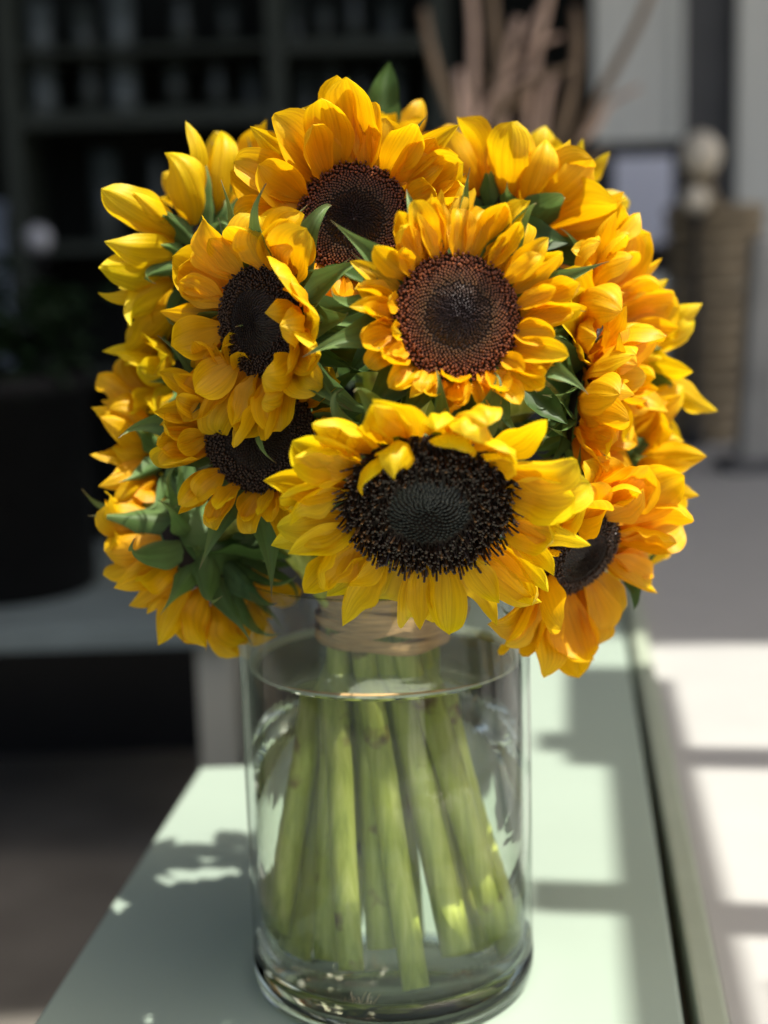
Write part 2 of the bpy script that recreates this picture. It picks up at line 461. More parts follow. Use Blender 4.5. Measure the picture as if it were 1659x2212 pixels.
LEAVES = [blade('leaf', rnd, rnd.uniform(0.5, 0.68), 14, 8, 'leaf', rnd.uniform(-1.0, -0.3), rnd.uniform(-0.7, 0.2), rnd.uniform(0.12, 0.3),
                rnd.uniform(-0.1, 0.1), rnd.uniform(0.03, 0.08), rnd.uniform(-0.3, 0.3), -0.04, M_LEAF) for i in range(6)]

# ------------------------------------------------------------------ disc shapes
def disc_meshes(kind, seed):
    """unit radius disc: a shallow dome and its florets in golden-angle spirals"""
    rn = random.Random(seed)
    def zz(t):
        if kind == 'open': return 0.20 * (1 - t ** 2.2) * 0.9 - 0.13 * math.exp(-(t / 0.30) ** 2) + 0.05
        return 0.16 * (1 - t ** 2.5) - 0.10 * math.exp(-(t / 0.34) ** 2) + 0.05
    prof = [(0.0, zz(0))] + [(k / 14, zz(k / 14)) for k in range(1, 15)] + [(1.0, -0.05), (0.9, -0.2), (0.0, -0.25)]
    dv, df = lathe(list(reversed(prof)), 40)
    dome = mesh('disc', dv, df, M_DISC)
    N = {'bead': 1500, 'dark': 1200, 'open': 1250}[kind]
    sp = math.sqrt(math.pi / N)
    vs, fs, cs = [], [], []
    for i in range(N):
        t = math.sqrt((i + 0.6) / N); th = i * 2.399963
        cx, cy = t * math.cos(th), t * math.sin(th)
        er = Vector((math.cos(th), math.sin(th), 0)); et = Vector((-math.sin(th), math.cos(th), 0))
        j = rn.uniform(0.8, 1.2)
        if kind == 'bead':
            k = t + rn.uniform(-.025, .025)
            if k < 0.52:
                h, wb, wm, lean = 1.5, 0.44, 0.30, -0.8
                g = sstep(.25, .52, k)
                cb, ct = (0.010, 0.006, 0.006), (0.036 + .03 * g, 0.024 + .010 * g, 0.026 - .006 * g)
            elif k < 0.80:
                h, wb, wm, lean = 1.05, 0.50, 0.46, -0.1
                g = (k - 0.52) / 0.28
                cb, ct = (0.022, 0.010, 0.004), ((0.10 + 0.09 * g) * j, (0.052 + 0.006 * g) * j, 0.020)
            else:
                h, wb, wm, lean = 1.6 + rn.uniform(-.5, .9), 0.40, 0.46, rn.uniform(-0.5, 0.6)
                cb, ct = (0.040, 0.012, 0.005), (0.21 * j, 0.060 * j, 0.018)
        elif kind == 'dark':
            if t < 0.58:
                h, wb, wm, lean = 1.3, 0.42, 0.26, -0.85
                cb, ct = (0.008, 0.005, 0.004), (0.032, 0.022, 0.017)
            else:
                h, wb, wm, lean = 1.2 + rn.uniform(-.3, .6), 0.36, 0.42, rn.uniform(-0.2, 0.5)
                cb, ct = (0.010, 0.005, 0.003), (0.050 * j, 0.024 * j, 0.012)
        else:
            if t < 0.50:
                h, wb, wm, lean = 1.25, 0.46, 0.36, -0.9
                cb, ct = (0.010, 0.011, 0.010), (0.050, 0.056, 0.050)
            else:
                h, wb, wm, lean = 2.2 + rn.uniform(-.6, 1.4) + 1.2 * sstep(0.6, 1.0, t), 0.26, 0.30, rn.uniform(-0.5, 0.9) + 0.6 * sstep(0.85, 1, t)
                cb = (0.010, 0.005, 0.003)
                ct = (0.030 * j, 0.014 * j, 0.008) if rn.random() < 0.9 else (0.16, 0.07, 0.02)
        h *= sp * j
        b0 = Vector((cx, cy, zz(t) - 0.01))
        ax = (Vector((0, 0, 1)) + er * lean + et * rn.uniform(-0.3, 0.3)).normalized() * h
        n0 = len(vs); n = 5
        ro = rn.uniform(0, 1.2)
        for lv, (fr_, wr) in enumerate(((0.0, wb), (0.62, wm), (0.92, wm * 0.8 if kind != 'open' or t < 0.5 else wm * 1.1))):
            for k in range(n):
                a = ro + 2 * math.pi * k / n
                q = b0 + ax * fr_ + (er * math.cos(a) + et * math.sin(a)) * (wr * sp)
                vs.append(tuple(q)); f = fr_
                cs.append(tuple(cb[m] + (ct[m] - cb[m]) * f for m in range(3)))
        vs.append(tuple(b0 + ax * (1.25 if (t < 0.5) else 0.95))); cs.append(ct)
        for lv in range(2):
            for k in range(n):
                fs.append((n0 + lv * n + k, n0 + lv * n + (k + 1) % n, n0 + (lv + 1) * n + (k + 1) % n, n0 + (lv + 1) * n + k))
        for k in range(n):
            fs.append((n0 + 2 * n + k, n0 + 2 * n + (k + 1) % n, n0 + 3 * n))
    return dome, mesh('florets', vs, fs, M_FLORET, False, None, cs)
DISCS = {k: disc_meshes(k, i + 3) for i, k in enumerate(('bead', 'dark', 'open'))}
cv, cf = lathe([(0.0, -0.42), (0.18, -0.42), (0.26, -0.36), (0.55, -0.30), (0.85, -0.18), (1.02, -0.02), (1.0, 0.03)], 28)
CALYX = mesh('calyx', cv, cf, M_SEPAL, True, [(0.3, 0.5)] * len(cv))

# ------------------------------------------------------------------ sunflowers
# name, pixel, depth, normal (right, up, towards camera), disc radius, disc kind, petal length, petal count, cup, tint, label
GOLD, LEMON, AMBER = (1.03, 1.03, 1.0), (0.99, 1.17, 1.2), (1.03, 0.97, 0.9)
G = 'sunflowers of the bouquet'
FL = [
 dict(p=(766, 478), y=-.055, n=(-.02, .20, 1), r=.0285, k='bead', L=.039, w=1.15, N=32, cup=38, dc=(90, 0), dl=(90, .04), sl=1.1, tint=GOLD,
      label='topmost golden sunflower with rust brown rimmed centre looking straight out above the others'),
 dict(p=(566, 694), y=-.085, n=(-.60, .02, .78), r=.0265, k='dark', L=.0335, w=1.4, N=30, cup=26, sl=1.3, pt=.1, dc=(0, 20), dl=(250, .10), tint=GOLD,
      label='golden sunflower turned to the side with dark brown centre, above the deeply shaded sunflower'),
 dict(p=(986, 686), y=-.125, n=(.06, .20, .97), r=.0285, k='bead', L=.027, w=1.0, sl=1.2, N=44, cup=36, dc=(235, 16), dl=(60, .20), tint=GOLD,
      label='round golden sunflower with short petals and glinting brown centre, directly over the lemon yellow one'),
 dict(p=(925, 1082), y=-.130, n=(-.03, -.52, .85), r=.0385, k='open', L=.0385, w=1.2, pt=.5, N=34, cup=26, dc=(90, 11), dl=(270, .06), sl=.72, sc=-22, tint=LEMON,
      label='largest lemon yellow sunflower with black centre hanging over the front of the vase'),
 dict(p=(562, 938), y=-.072, n=(-.22, .00, .95), r=.0290, k='dark', L=.026, sl=1.25, N=36, cup=34, dc=(270, 10), dl=(180, .1), tint=GOLD,
      label='deeply shaded sunflower with nearly black centre tucked under the side turned golden sunflower'),
 dict(p=(1250, 1195), y=-.055, n=(.52, -.44, .72), r=.0255, k='dark', L=.0425, w=1.35, N=26, cup=20, dc=(140, 8), dl=(300, .20), sc=-15, tint=AMBER,
      label='amber sunflower drooping outward beside the vase rim with broad hanging petals'),
 dict(p=(1285, 725), y=-.015, n=(.86, .06, .46), r=.0270, k='dark', L=.038, w=1.2, N=34, cup=32, dc=(0, 0), dl=(90, .05), tint=GOLD,
      label='golden sunflower seen edge on beside the round short petalled one'),
 dict(p=(1262, 880), y=-.035, n=(.92, -.16, .28), r=.0250, k='dark', L=.038, w=1.2, N=32, cup=44, dc=(270, 0), dl=(0, .05), tint=AMBER,
      label='amber sunflower facing outward with petals swept together, above the drooping amber one'),
 dict(p=(1092, 505), y=.025, n=(.34, .55, -.46), r=.0290, k='dark', L=.043, w=1.2, N=30, cup=26, dc=(0, 0), dl=(45, .1), tint=GOLD,
      label='golden sunflower seen from behind with dark green bracts, next to the topmost one'),
 dict(p=(435, 560), y=.020, n=(-.70, .30, -.40), r=.0240, k='dark', L=.050, w=.95, N=18, cup=10, pt=.85, dc=(0, 0), dl=(0, 0), tint=LEMON,
      label='bright yellow sunflower seen from behind with loose spread petals and pale green bracts'),
 dict(p=(385, 800), y=.040, n=(-.90, -.02, .02), r=.0250, k='dark', L=.043, N=24, cup=24, pt=.8, dc=(0, 0), dl=(0, 0), tint=LEMON,
      label='crumpled yellow sunflower facing away to the side under the loose petalled one'),
 dict(p=(365, 985), y=.030, n=(-.90, -.10, -.22), r=.0240, k='dark', L=.040, N=26, cup=24, pt=.8, dc=(0, 0), dl=(0, 0), tint=AMBER,
      label='amber sunflower in shadow showing its bracts, above the nodding one beside the vase rim'),
 dict(p=(445, 1170), y=.000, n=(-.58, -.48, -.40), r=.0310, k='dark', L=.036, w=1.2, sl=1.15, N=32, cup=34, dc=(0, 0), dl=(0, 0), tint=AMBER,
      label='nodding sunflower seen from the back with large green bracts hanging beside the vase rim'),
 dict(p=(1340, 785), y=.070, n=(.80, .12, -.35), r=.0250, k='dark', L=.046, w=.95, N=17, cup=12, pt=.85, dc=(0, 0), dl=(0, 0), tint=LEMON,
      label='pale yellow sunflower pointing away behind the edge on golden one'),
 dict(p=(1318, 1010), y=.035, n=(.82, -.10, -.30), r=.0260, k='dark', L=.040, N=30, cup=30, dc=(0, 0), dl=(0, 0), tint=GOLD,
      label='yellow sunflower with bunched petals tucked behind the drooping amber one'),
 dict(p=(800, 410), y=.090, n=(.0, .72, -.62), r=.0260, k='dark', L=.040, N=24, cup=24, dc=(0, 0), dl=(0, 0), tint=AMBER,
      label='mostly hidden sunflower behind the topmost one with only petal tips showing'),
 dict(p=(1150, 500), y=.105, n=(.45, .50, -.70), r=.0260, k='dark', L=.040, N=24, cup=20, dc=(0, 0), dl=(0, 0), tint=LEMON,
      label='mostly hidden pale sunflower behind the one seen from behind with dark bracts'),
 dict(p=(560, 490), y=.085, n=(-.30, .42, -.72), r=.0260, k='dark', L=.040, N=24, cup=20, dc=(0, 0), dl=(0, 0), tint=GOLD,
      label='golden sunflower half hidden between the topmost one and the loose petalled one'),
]
NF = len(FL)

# binding slots in the tie, packed by golden angle, matched to the flowers by direction
slots = []
for i in range(NF):
    r_ = 0.0285 * math.sqrt((i + 0.5) / NF); th = i * 2.399963 + 0.5
    slots.append(Vector((r_ * math.cos(th), r_ * math.sin(th), 0.200)))
heads = [at(*f['p'], f['y']) for f in FL]
free = list(range(NF)); order = sorted(range(NF), key=lambda i: -(heads[i].xy.length))
slot_of = {}
for i in order:
    d = heads[i].xy.normalized() * 0.03
    best = min(free, key=lambda s: (slots[s].xy - d).length)
    free.remove(best); slot_of[i] = slots[best]

def frame(n, roll=0.0):
    z = n.normalized()
    up = Vector((0, 0, 1))
    x = (Vector((1, 0, 0)) - z * z.x) if abs(z.x) < 0.8 else (Vector((0, 1, 0)) - z * z.y) * (1 if z.x > 0 else -1)
    x.normalize(); y = z.cross(x)
    m = Matrix((x, y, z)).transposed().to_4x4()
    return m @ Matrix.Rotation(roll, 4, 'Z')

ROOTS = []
for fi, f in enumerate(FL):
    rn = random.Random(100 + fi)
    n = Vector((f['n'][0], -f['n'][2], f['n'][1])).normalized()
    hd = heads[fi]; r = f['r']
    M = frame(n); M.translation = hd
    root = empty('sunflower', hd, f['label'], 'sunflower', G); ROOTS.append(root)
    rootinv = Matrix.Translation(-hd)
    # image directions inside the flower plane, so that azimuth 0 is right and 90 is up
    zc = n
    rx = Vector((1, 0, 0)); ux = Vector((0, 0, 1))
    fx = M.to_3x3().col[0]; fy = M.to_3x3().col[1]
    def img_az(phi):
        d = fx * math.cos(phi) + fy * math.sin(phi)
        return math.atan2(d.z, d.x)
    dome, flor = DISCS[f['k']]
    S = Matrix.Diagonal((r, r, r, 1))
    dk = obj('disc', dome, root, mw=rootinv @ M @ Matrix.Rotation(rn.uniform(0, 6), 4, 'Z') @ S)
    obj('florets', flor, dk, kind='stuff')
    cal = obj('calyx', CALYX, root, mw=rootinv @ M @ S); cal.color = (1, 1, 1, 1)
    # petals: an outer whorl and a sparser inner whorl
    tint = f['tint']
    for ring in (0, 1, 2):
        cnt = int(f['N'] * (0.50, 0.48, 0.34)[ring])
        for k in range(cnt):
            phi = 2 * math.pi * (k + (0, .5, .25)[ring]) / cnt + rn.uniform(-.10, .10)
            ia = img_az(phi)
            cup = f['cup'] + (-9, 0, 13)[ring] + rn.gauss(0, 9)
            cup += f['dc'][1] * math.cos(ia - R(f['dc'][0]))
            L = f['L'] * (1.0, 0.98, 0.80)[ring] * rn.uniform(0.86, 1.12) * (1 + f['dl'][1] * math.cos(ia - R(f['dl'][0])))
            if rn.random() < 0.04: L *= 0.7
            wd = f['L'] * f.get('w', 1.1) * rn.uniform(0.88, 1.18) * (1.0, 1.0, .85)[ring]
            P = Matrix.Rotation(phi, 4, 'Z') @ Matrix.Translation((r * (0.97, 0.985, 0.93)[ring], 0, r * (-0.02, 0.02, 0.07)[ring])) \
                @ Matrix.Rotation(-R(cup), 4, 'Y') @ Matrix.Rotation(rn.gauss(0, .30), 4, 'X') @ Matrix.Rotation(rn.gauss(0, .12), 4, 'Z') \
                @ Matrix.Diagonal((L, wd, L, 1))
            o = obj('petal', rn.choice(POINTED if rn.random() < f.get('pt', .25) else PETALS), root, mw=rootinv @ M @ P)
            g = rn.uniform(0.92, 1.04); hshift = rn.uniform(-0.05, 0.05)
            o.color = (min(1, tint[0] * g), tint[1] * g * (1 + hshift), tint[2] * g, 1)
    # bracts
    ns = 13
    for ring in (0, 1):
        for k in range(ns):
            phi = 2 * math.pi * (k + .5 * ring) / ns + rn.uniform(-.15, .15)
            cup = (12, -22)[ring] + f.get('sc', 0) + rn.gauss(0, 13)
            L = r * rn.uniform(1.05, 1.6) * (1.0, 0.92)[ring] * f.get('sl', 1.0)
            P = Matrix.Rotation(phi, 4, 'Z') @ Matrix.Translation((r * (0.86, 0.62)[ring], 0, r * (-0.20, -0.31)[ring])) \
                @ Matrix.Rotation(-R(cup), 4, 'Y') @ Matrix.Rotation(rn.gauss(0, .25), 4, 'X') @ Matrix.Diagonal((L, L * rn.uniform(.85, 1.15), L, 1))
            o = obj('sepal', rn.choice(SEPALS), root, mw=rootinv @ M @ P)
            g = rn.uniform(0.8, 1.2); o.color = (g, g, g * rn.uniform(.9, 1.15), 1)
    # stem: from the back of the head down through the tie, then splayed to the vase floor
    sb = slot_of[fi]
    P0 = hd - n * (r * 0.40)
    top = sb + Vector((0, 0, 0.02))
    dist = (P0 - top).length
    P1 = P0 - n * min(0.05, dist * 0.45)
    P2 = top + Vector((sb.x * 0.9, sb.y * 0.9, dist * 0.5))
    th = math.atan2(sb.y, sb.x) + 0.75; rb = 0.010 + 0.050 * (sb.xy.length / 0.0285)
    bot = Vector((rb * math.cos(th), rb * math.sin(th), 0.0215 + rn.uniform(0, .022)))
    pts = [bez((P0, P1, P2, top), i / 14) for i in range(15)]
    pts += [sb.lerp(bot, i / 7) for i in range(0, 8)]
    sr = rn.uniform(0.0058, 0.0076)
    rad = [sr * (1.25 if i == 0 else 0.9 if i < 8 else 1.0) for i in range(len(pts))]
    lp = [p - hd for p in pts]
    vs, fs = tube(lp, rad, 12, True, 0.05, fi)
    obj('stem', mesh('stem', vs, fs, M_STEM), root)
    # a leaf or two on the upper stem
    for q, i in enumerate((8, 10)):
        if fi % 2 == q and fi not in (0,): continue
        p = lp[i]; out = Vector((p.x + hd.x, p.y + hd.y, 0)); out = (out.normalized() if out.length > .005 else Vector((0, -1, 0)))
        ln = (out * 0.8 + Vector((rn.uniform(-.5, .5), rn.uniform(-.5, .5), rn.uniform(.2, .9)))).normalized()
        side = ln.cross(Vector((0, 0, 1))).normalized(); nr = side.cross(ln)
        LM = Matrix((ln, side * -1, nr)).transposed().to_4x4(); LM.translation = p
        s = rn.uniform(.045, .062)
        o = obj('leaf', rn.choice(LEAVES), root, mw=LM @ Matrix.Diagonal((s, s, s, 1)))
        g = rn.uniform(.85, 1.15); o.color = (g, g, g, 1)

def place_leaf(fi, base, tip, facing, k, g=1.0, wide=1.0):
    """a leaf from base to tip (world points) on flower fi, its upper side turned towards facing"""
    root = ROOTS[fi]
    ln = tip - base; L_ = ln.length; ln = ln / L_
    nr = (facing - ln * facing.dot(ln)).normalized(); side = nr.cross(ln)
    LM = Matrix((ln, side, nr)).transposed().to_4x4(); LM.translation = base - root.location
    o = obj('leaf', LEAVES[k], root, mw=LM @ Matrix.Diagonal((L_ * 1.15, L_ * wide, L_ * 1.15, 1))); o.color = (g, g, g, 1)
CAMF = Vector((0, -1, .25))
place_leaf(15, at(800, 330, .07), at(842, 150, .075), Vector((.3, -1, .3)), 0, 1.0, .8)
place_leaf(15, at(770, 330, .05), at(740, 185, .04), Vector((-.3, -1, .3)), 3, 1.1, .7)
place_leaf(2, at(880, 800, -.085), at(700, 730, -.075), Vector((0, -1, .8)), 1, 1.0, 1.0)
place_leaf(2, at(830, 640, -.09), at(735, 560, -.10), Vector((0, -.6, 1)), 2, 1.3, .7)
place_leaf(2, at(860, 720, -.08), at(770, 790, -.09), CAMF, 4, .9, 1.1)
place_leaf(8, at(1060, 520, -.01), at(1195, 500, -.03), Vector((.2, -1, .5)), 5, .8, 1.1)
place_leaf(2, at(1130, 840, -.08), at(1215, 900, -.09), Vector((.2, -1, .2)), 0, .8, 1.0)
place_leaf(5, at(1400, 1060, -.01), at(1418, 1205, -.015), Vector((.6, -1, 0)), 2, 1.2, .9)
place_leaf(5, at(1340, 1215, -.01), at(1385, 1300, -.02), Vector((.6, -1, 0)), 3, 1.1, .8)

water.cycles.is_caustics_caster = True
for o in C.objects:
    if o.type == 'MESH' and o.name.split('.')[0] in ('stem', 'top', 'base'):
        o.cycles.is_caustics_receiver = True
# ------------------------------------------------------------------ raffia tie
tie = empty('raffia_tie', (0, 0, 0.200), 'flat tan raffia strands wound around the bundled stems above the water', 'raffia')
rn = random.Random(5)
for k in range(8):
    pts = []; zc = 0.002 + k * 0.0032; tilt = rn.uniform(-.16, .16); ph = rn.uniform(0, 6.28)
    rr = 0.0345 + rn.uniform(0, .0022); wid = rn.uniform(.0045, .0075)
    vs, fs = [], []
    n = 56
    for i in range(n):
        a = 2 * math.pi * i / n
        rad = rr + 0.0009 * math.sin(3 * a + ph) + 0.0006 * math.sin(7 * a + 2 * ph)
        z = zc + math.sin(a + ph) * tilt * rr + .0008 * math.sin(5 * a + ph)
        for s, dr in ((-.5, 0), (-.2, .0010), (.15, .0004), (.5, .0008)):
            vs.append(((rad + dr) * math.cos(a), (rad + dr) * math.sin(a), z + s * wid))
    for i in range(n):
        j = (i + 1) % n
        for q in range(3):
            fs.append((i * 4 + q, j * 4 + q, j * 4 + q + 1, i * 4 + q + 1))
    obj('strand', mesh('strand', vs, fs, M_RAFFIA), tie)
def ribbon(pts, wid, wdir):
    vs, fs = [], []
    for i, p in enumerate(pts):
        w_ = wid * (0.4 + 0.6 * math.sin(math.pi * min(1, .15 + i / len(pts))))
        for s in (-.5, 0, .5):
            q = p + wdir * (s * w_) + Vector((0, 0, .0006 if s == 0 else 0)); vs.append(tuple(q - tie.location))
    for i in range(len(pts) - 1):
        for q in range(2):
            fs.append((i * 3 + q, i * 3 + q + 1, i * 3 + 4 + q, i * 3 + 3 + q))
    return vs, fs
# diagonal wrap across the front, a loose knot end, and a strand lying on the water
for a0, a1, z0, z1, wd in ((-2.4, 0.1, .205, .228, .008), (-2.2, -0.2, .222, .206, .007)):
    pts = [Vector((0.0382 * math.cos(a0 + (a1 - a0) * i / 20), 0.0382 * math.sin(a0 + (a1 - a0) * i / 20), z0 + (z1 - z0) * i / 20)) for i in range(21)]
    vs, fs = ribbon(pts, wd, Vector((0, 0, 1))); obj('strand', mesh('strand', vs, fs, M_RAFFIA), tie)
pts = [bez((Vector((.035, -.012, .222)), Vector((.046, -.016, .232)), Vector((.050, -.02, .226)), Vector((.044, -.024, .214))), i / 10) for i in range(11)]
vs, fs = ribbon(pts, .006, Vector((0, .3, 1)).normalized()); obj('strand', mesh('strand', vs, fs, M_RAFFIA), tie)
pts = []
for i in range(26):
    a = R(222 + 92 * i / 25); rr = 0.0705 - 0.006 * math.sin(math.pi * i / 25)
    pts.append(Vector((rr * math.cos(a), rr * math.sin(a), WZ + 0.0016)))
vs, fs = ribbon(pts, .0045, Vector((0, 1, 0))); obj('strand', mesh('strand', vs, fs, M_RAFFIA), tie)

# ------------------------------------------------------------------ background: left
Y = 1.12
pa, pb = at(-260, 1345, Y), at(505, 1345, Y)
tbl = empty('plant_table', (pb.x - .3, 1.4, -0.46), 'low grey table with one cream end leg carrying the black plant pot', 'table')
tz = pb.z
box('top', pa.x - .3, pb.x, 1.12, 1.75, tz - .034, tz, M_TABLE, tbl, .004)
box('leg', pb.x - .058, pb.x - .004, 1.14, 1.20, -0.459, tz - .035, M_TABLELEG, tbl, .003)
box('leg', pb.x - .058, pb.x - .004, 1.64, 1.70, -0.459, tz - .035, M_TABLELEG, tbl, .003)
box('leg', pa.x - .28, pa.x - .22, 1.14, 1.20, -0.459, tz - .035, M_TABLELEG, tbl, .003)
box('back_panel', pa.x - .2, pb.x - .06, 1.68, 1.70, -0.459, tz - .036, M_BLACK, tbl, .002)
pr = at(214, 1100, 1.38); pd = .155
pot_c = Vector((pr.x - pd, 1.38, tz + .001))
prof = [(0, 0), (.135, 0), (.142, .006), (.150, .30), (.157, .302), (.157, .335), (.148, .336), (.144, .30), (0, .295)]
vs, fs = lathe(prof, 48)
po = obj('plant_pot', mesh('plant_pot', vs, fs, M_POT), loc=pot_c); tag(po, 'large matte black plant pot standing on the low grey table', 'pot')
plant = empty('potted_shrub', pot_c + Vector((0, 0, .30)), 'dark leafy shrub growing in the black pot', 'plant')
rn = random.Random(8)
for k in range(7):
    d = Vector((rn.uniform(-.10, .12), rn.uniform(-.08, .08), rn.uniform(.10, .17)))
    vs, fs = tube([Vector((d.x * .2 * i / 5, d.y * .2 * i / 5, -.002 + i / 5 * d.z)) for i in range(6)], [.004] * 6, 6)
    obj('stalk', mesh('stalk', vs, fs, M_DARKLEAF), plant)
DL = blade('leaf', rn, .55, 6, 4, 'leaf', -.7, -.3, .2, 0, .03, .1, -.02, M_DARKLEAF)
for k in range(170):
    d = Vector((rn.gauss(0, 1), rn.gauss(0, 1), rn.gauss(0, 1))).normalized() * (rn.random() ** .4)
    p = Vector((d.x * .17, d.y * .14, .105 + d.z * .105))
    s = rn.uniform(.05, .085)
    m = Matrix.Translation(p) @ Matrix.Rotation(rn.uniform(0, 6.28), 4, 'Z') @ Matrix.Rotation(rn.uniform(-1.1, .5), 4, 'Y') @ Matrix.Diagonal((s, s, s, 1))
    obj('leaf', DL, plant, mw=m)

# shelves of glassware far behind
Y = 3.45
def shelf_unit(x0, x1, shelves, zt, label, ups):
    e = empty('shelf_unit', ((x0 + x1) / 2, Y + .15, -0.46), label, 'shelf')
    for ux in ups: box('upright', ux - .024, ux + .024, Y, Y + .32, -0.459, zt, M_SHELF, e, .003)
    for z0, th in shelves: box('shelf', x0, x1, Y + .004, Y + .31, z0 - th, z0, M_SHELF, e, .003)
    box('back', x0, x1, Y + .325, Y + .335, -0.459, zt, M_WALL, e, 0)
    return e
xl = at(18, 200, Y).x; xm = at(598, 200, Y).x; xr = at(930, 200, Y).x
zs = [at(300, py, Y).z for py in (98, 236, 520, 800)]
shelf_unit(xl + .026, xm - .026, [(zs[0], .016), (zs[1], .045), (zs[2], .03), (zs[3], .03)], 1.5, 'dark green shelf unit with a thick shelf board holding pale glass vessels', (xl, xm))
zs2 = [at(760, py, Y).z for py in (82, 262, 560)]
shelf_unit(xm + .026, xr, [(zs2[0], .035), (zs2[1], .02), (zs2[2], .03)], 1.5, 'dark green shelf unit filled with small dim glass jars', (xr + .026,))
def vessel(px, w_px, py_top, zbase, mat, label, group, kind=0):
    c = at(px, 200, Y + .14); s = ppm(Y + .14)
    rr = w_px / s / 2; h = at(px, py_top, Y + .14).z - zbase
    pr_ = [[(0, 0), (rr * .9, 0), (rr, .01), (rr, h), (rr * .94, h), (rr * .92, .014), (0, .012)],
           [(0, 0), (rr * .6, 0), (rr * .95, h * .35), (rr * .8, h * .65), (rr * .55, h * .85), (rr * .75, h), (rr * .68, h), (rr * .45, h * .85), (0, h * .3)],
           [(0, 0), (rr * .7, 0), (rr, h), (rr * .94, h), (rr * .64, .015), (0, .015)]][kind]
    vs, fs = lathe(pr_, 24)
    o = obj('glass_vessel', mesh('glass_vessel', vs, fs, mat), loc=(c.x, Y + .14, zbase + .001))
    tag(o, label, 'vessel', group)
GV = 'glassware on the far shelves'
ORD = ['first', 'second', 'third', 'fourth', 'fifth', 'sixth']
for q, (px, wp, pt, k) in enumerate(((94, 58, 118, 0), (196, 46, 130, 1), (268, 60, 112, 0), (380, 46, 138, 2), (470, 44, 140, 1), (545, 40, 150, 0))):
    vessel(px, wp, pt, zs[1], M_FROST if q in (0, 2) else M_FROST2, ORD[q] + ' glass vessel on the thick shelf board counting from the upright above the grey ball', GV, k)
for q, (px, wp, pt, k) in enumerate(((94, 56, 6, 0), (188, 50, 12, 0), (268, 58, -20, 0), (400, 50, 0, 1), (500, 44, 12, 2))):
    vessel(px, wp, pt, zs[0], M_FROST if q in (0, 2) else M_FROST2, ORD[q] + ' glass vessel on the thin upper shelf counting from the upright above the grey ball', GV, k)
for q, (px, wp, pt) in enumerate(((850, 44, 130), (780, 34, 160), (715, 40, 140), (660, 34, 150))):
    vessel(px, wp, pt, zs2[1], M_FROST2, ORD[q] + ' small dim jar on the lower jar board counting away from the bare branches', 'small jars', q % 3)
for q, (px, wp, pt) in enumerate(((845, 46, 5), (770, 40, -14), (705, 40, 10), (640, 36, -10))):
    vessel(px, wp, pt, zs2[0], M_FROST2, ORD[q] + ' small dim jar on the upper jar board counting away from the bare branches', 'small jars on the upper board', q % 3)
for q, (px, wp, pt) in enumerate(((215, 60, 330), (330, 50, 345), (440, 60, 350))):
    vessel(px, wp, pt, zs[2], M_FROST2, ORD[q] + ' dark vessel on the low shelf under the thick board counting from the grey ball', 'vessels on the low shelf', q % 3)

def ball(px, py, r_px, y, mat, label, zs_, stand=True, squash=1.0):
    c = at(px, py, y); r_ = r_px / ppm(y)
    prof = [(max(0.0, r_ * math.sin(math.pi * i / 20)), -r_ * squash * math.cos(math.pi * i / 20)) for i in range(21)]
    neck = r_ * .25
    prof = prof[:-1] + [(neck, r_ * squash * 1.02), (neck * .8, r_ * squash * 1.02), (neck * .7, r_ * squash * .8)]
    vs, fs = lathe(prof, 28)
    o = obj('ceramic_ball', mesh('ceramic_ball', vs, fs, mat), loc=c); tag(o, label, 'ornament')
    return o, c, r_
def pedestal(name, c, r_, zb, mat, label):
    h = c.z - r_ - zb
    prof = [(0, 0), (r_ * .9, 0), (r_ * .95, .012), (r_ * .35, .05), (r_ * .3, h - .03), (r_ * .8, h - .006), (r_ * .8, h), (0, h)]
    vs, fs = lathe(prof, 24)
    o = obj(name, mesh(name, vs, fs, mat), loc=(c.x, c.y, zb)); tag(o, label, 'stand'); return o
o, c, r_ = ball(82, 516, 29, 2.7, M_ORB, 'pale grey ceramic ball on a dark stand near the shelf upright', None)
pedestal('ball_stand', c, r_, -0.459, M_BLACK, 'dark turned stand under the pale grey ceramic ball')
q = at(-28, 510, 2.5)
lan = empty('storage_box', (q.x - .10, 2.5, -0.46), 'tall blue grey box standing beyond the potted shrub', 'box')
box('body', q.x - .22, q.x + .012, 2.45, 2.62, -0.459, at(8, 432, 2.5).z - .03, plain('box_blue_grey', (.20, .25, .33), .5), lan, .004)
box('lid', q.x - .226, q.x + .018, 2.444, 2.626, at(8, 432, 2.5).z - .029, at(8, 430, 2.5).z, plain('lid_blue_grey', (.17, .21, .28), .5), lan, .004)
c = at(275, 606, 2.0)
cd = empty('red_candle', (c.x, 2.0, -0.46), 'thin dark red candle on a slim black stand', 'candle')
vs, fs = lathe([(0, 0), (.006, 0), (.006, .05), (.002, .056), (0, .058)], 12); obj('wax', mesh('wax', vs, fs, M_RED), cd, loc=(0, 0, c.z - .026 + .46))
vs, fs = lathe([(0, 0), (.07, 0), (.07, .008), (.008, .02), (.006, c.z - .03 + .46), (.014, c.z - .028 + .46), (0, c.z - .027 + .46)], 16); obj('stand', mesh('candle_stand', vs, fs, M_BLACK), cd)

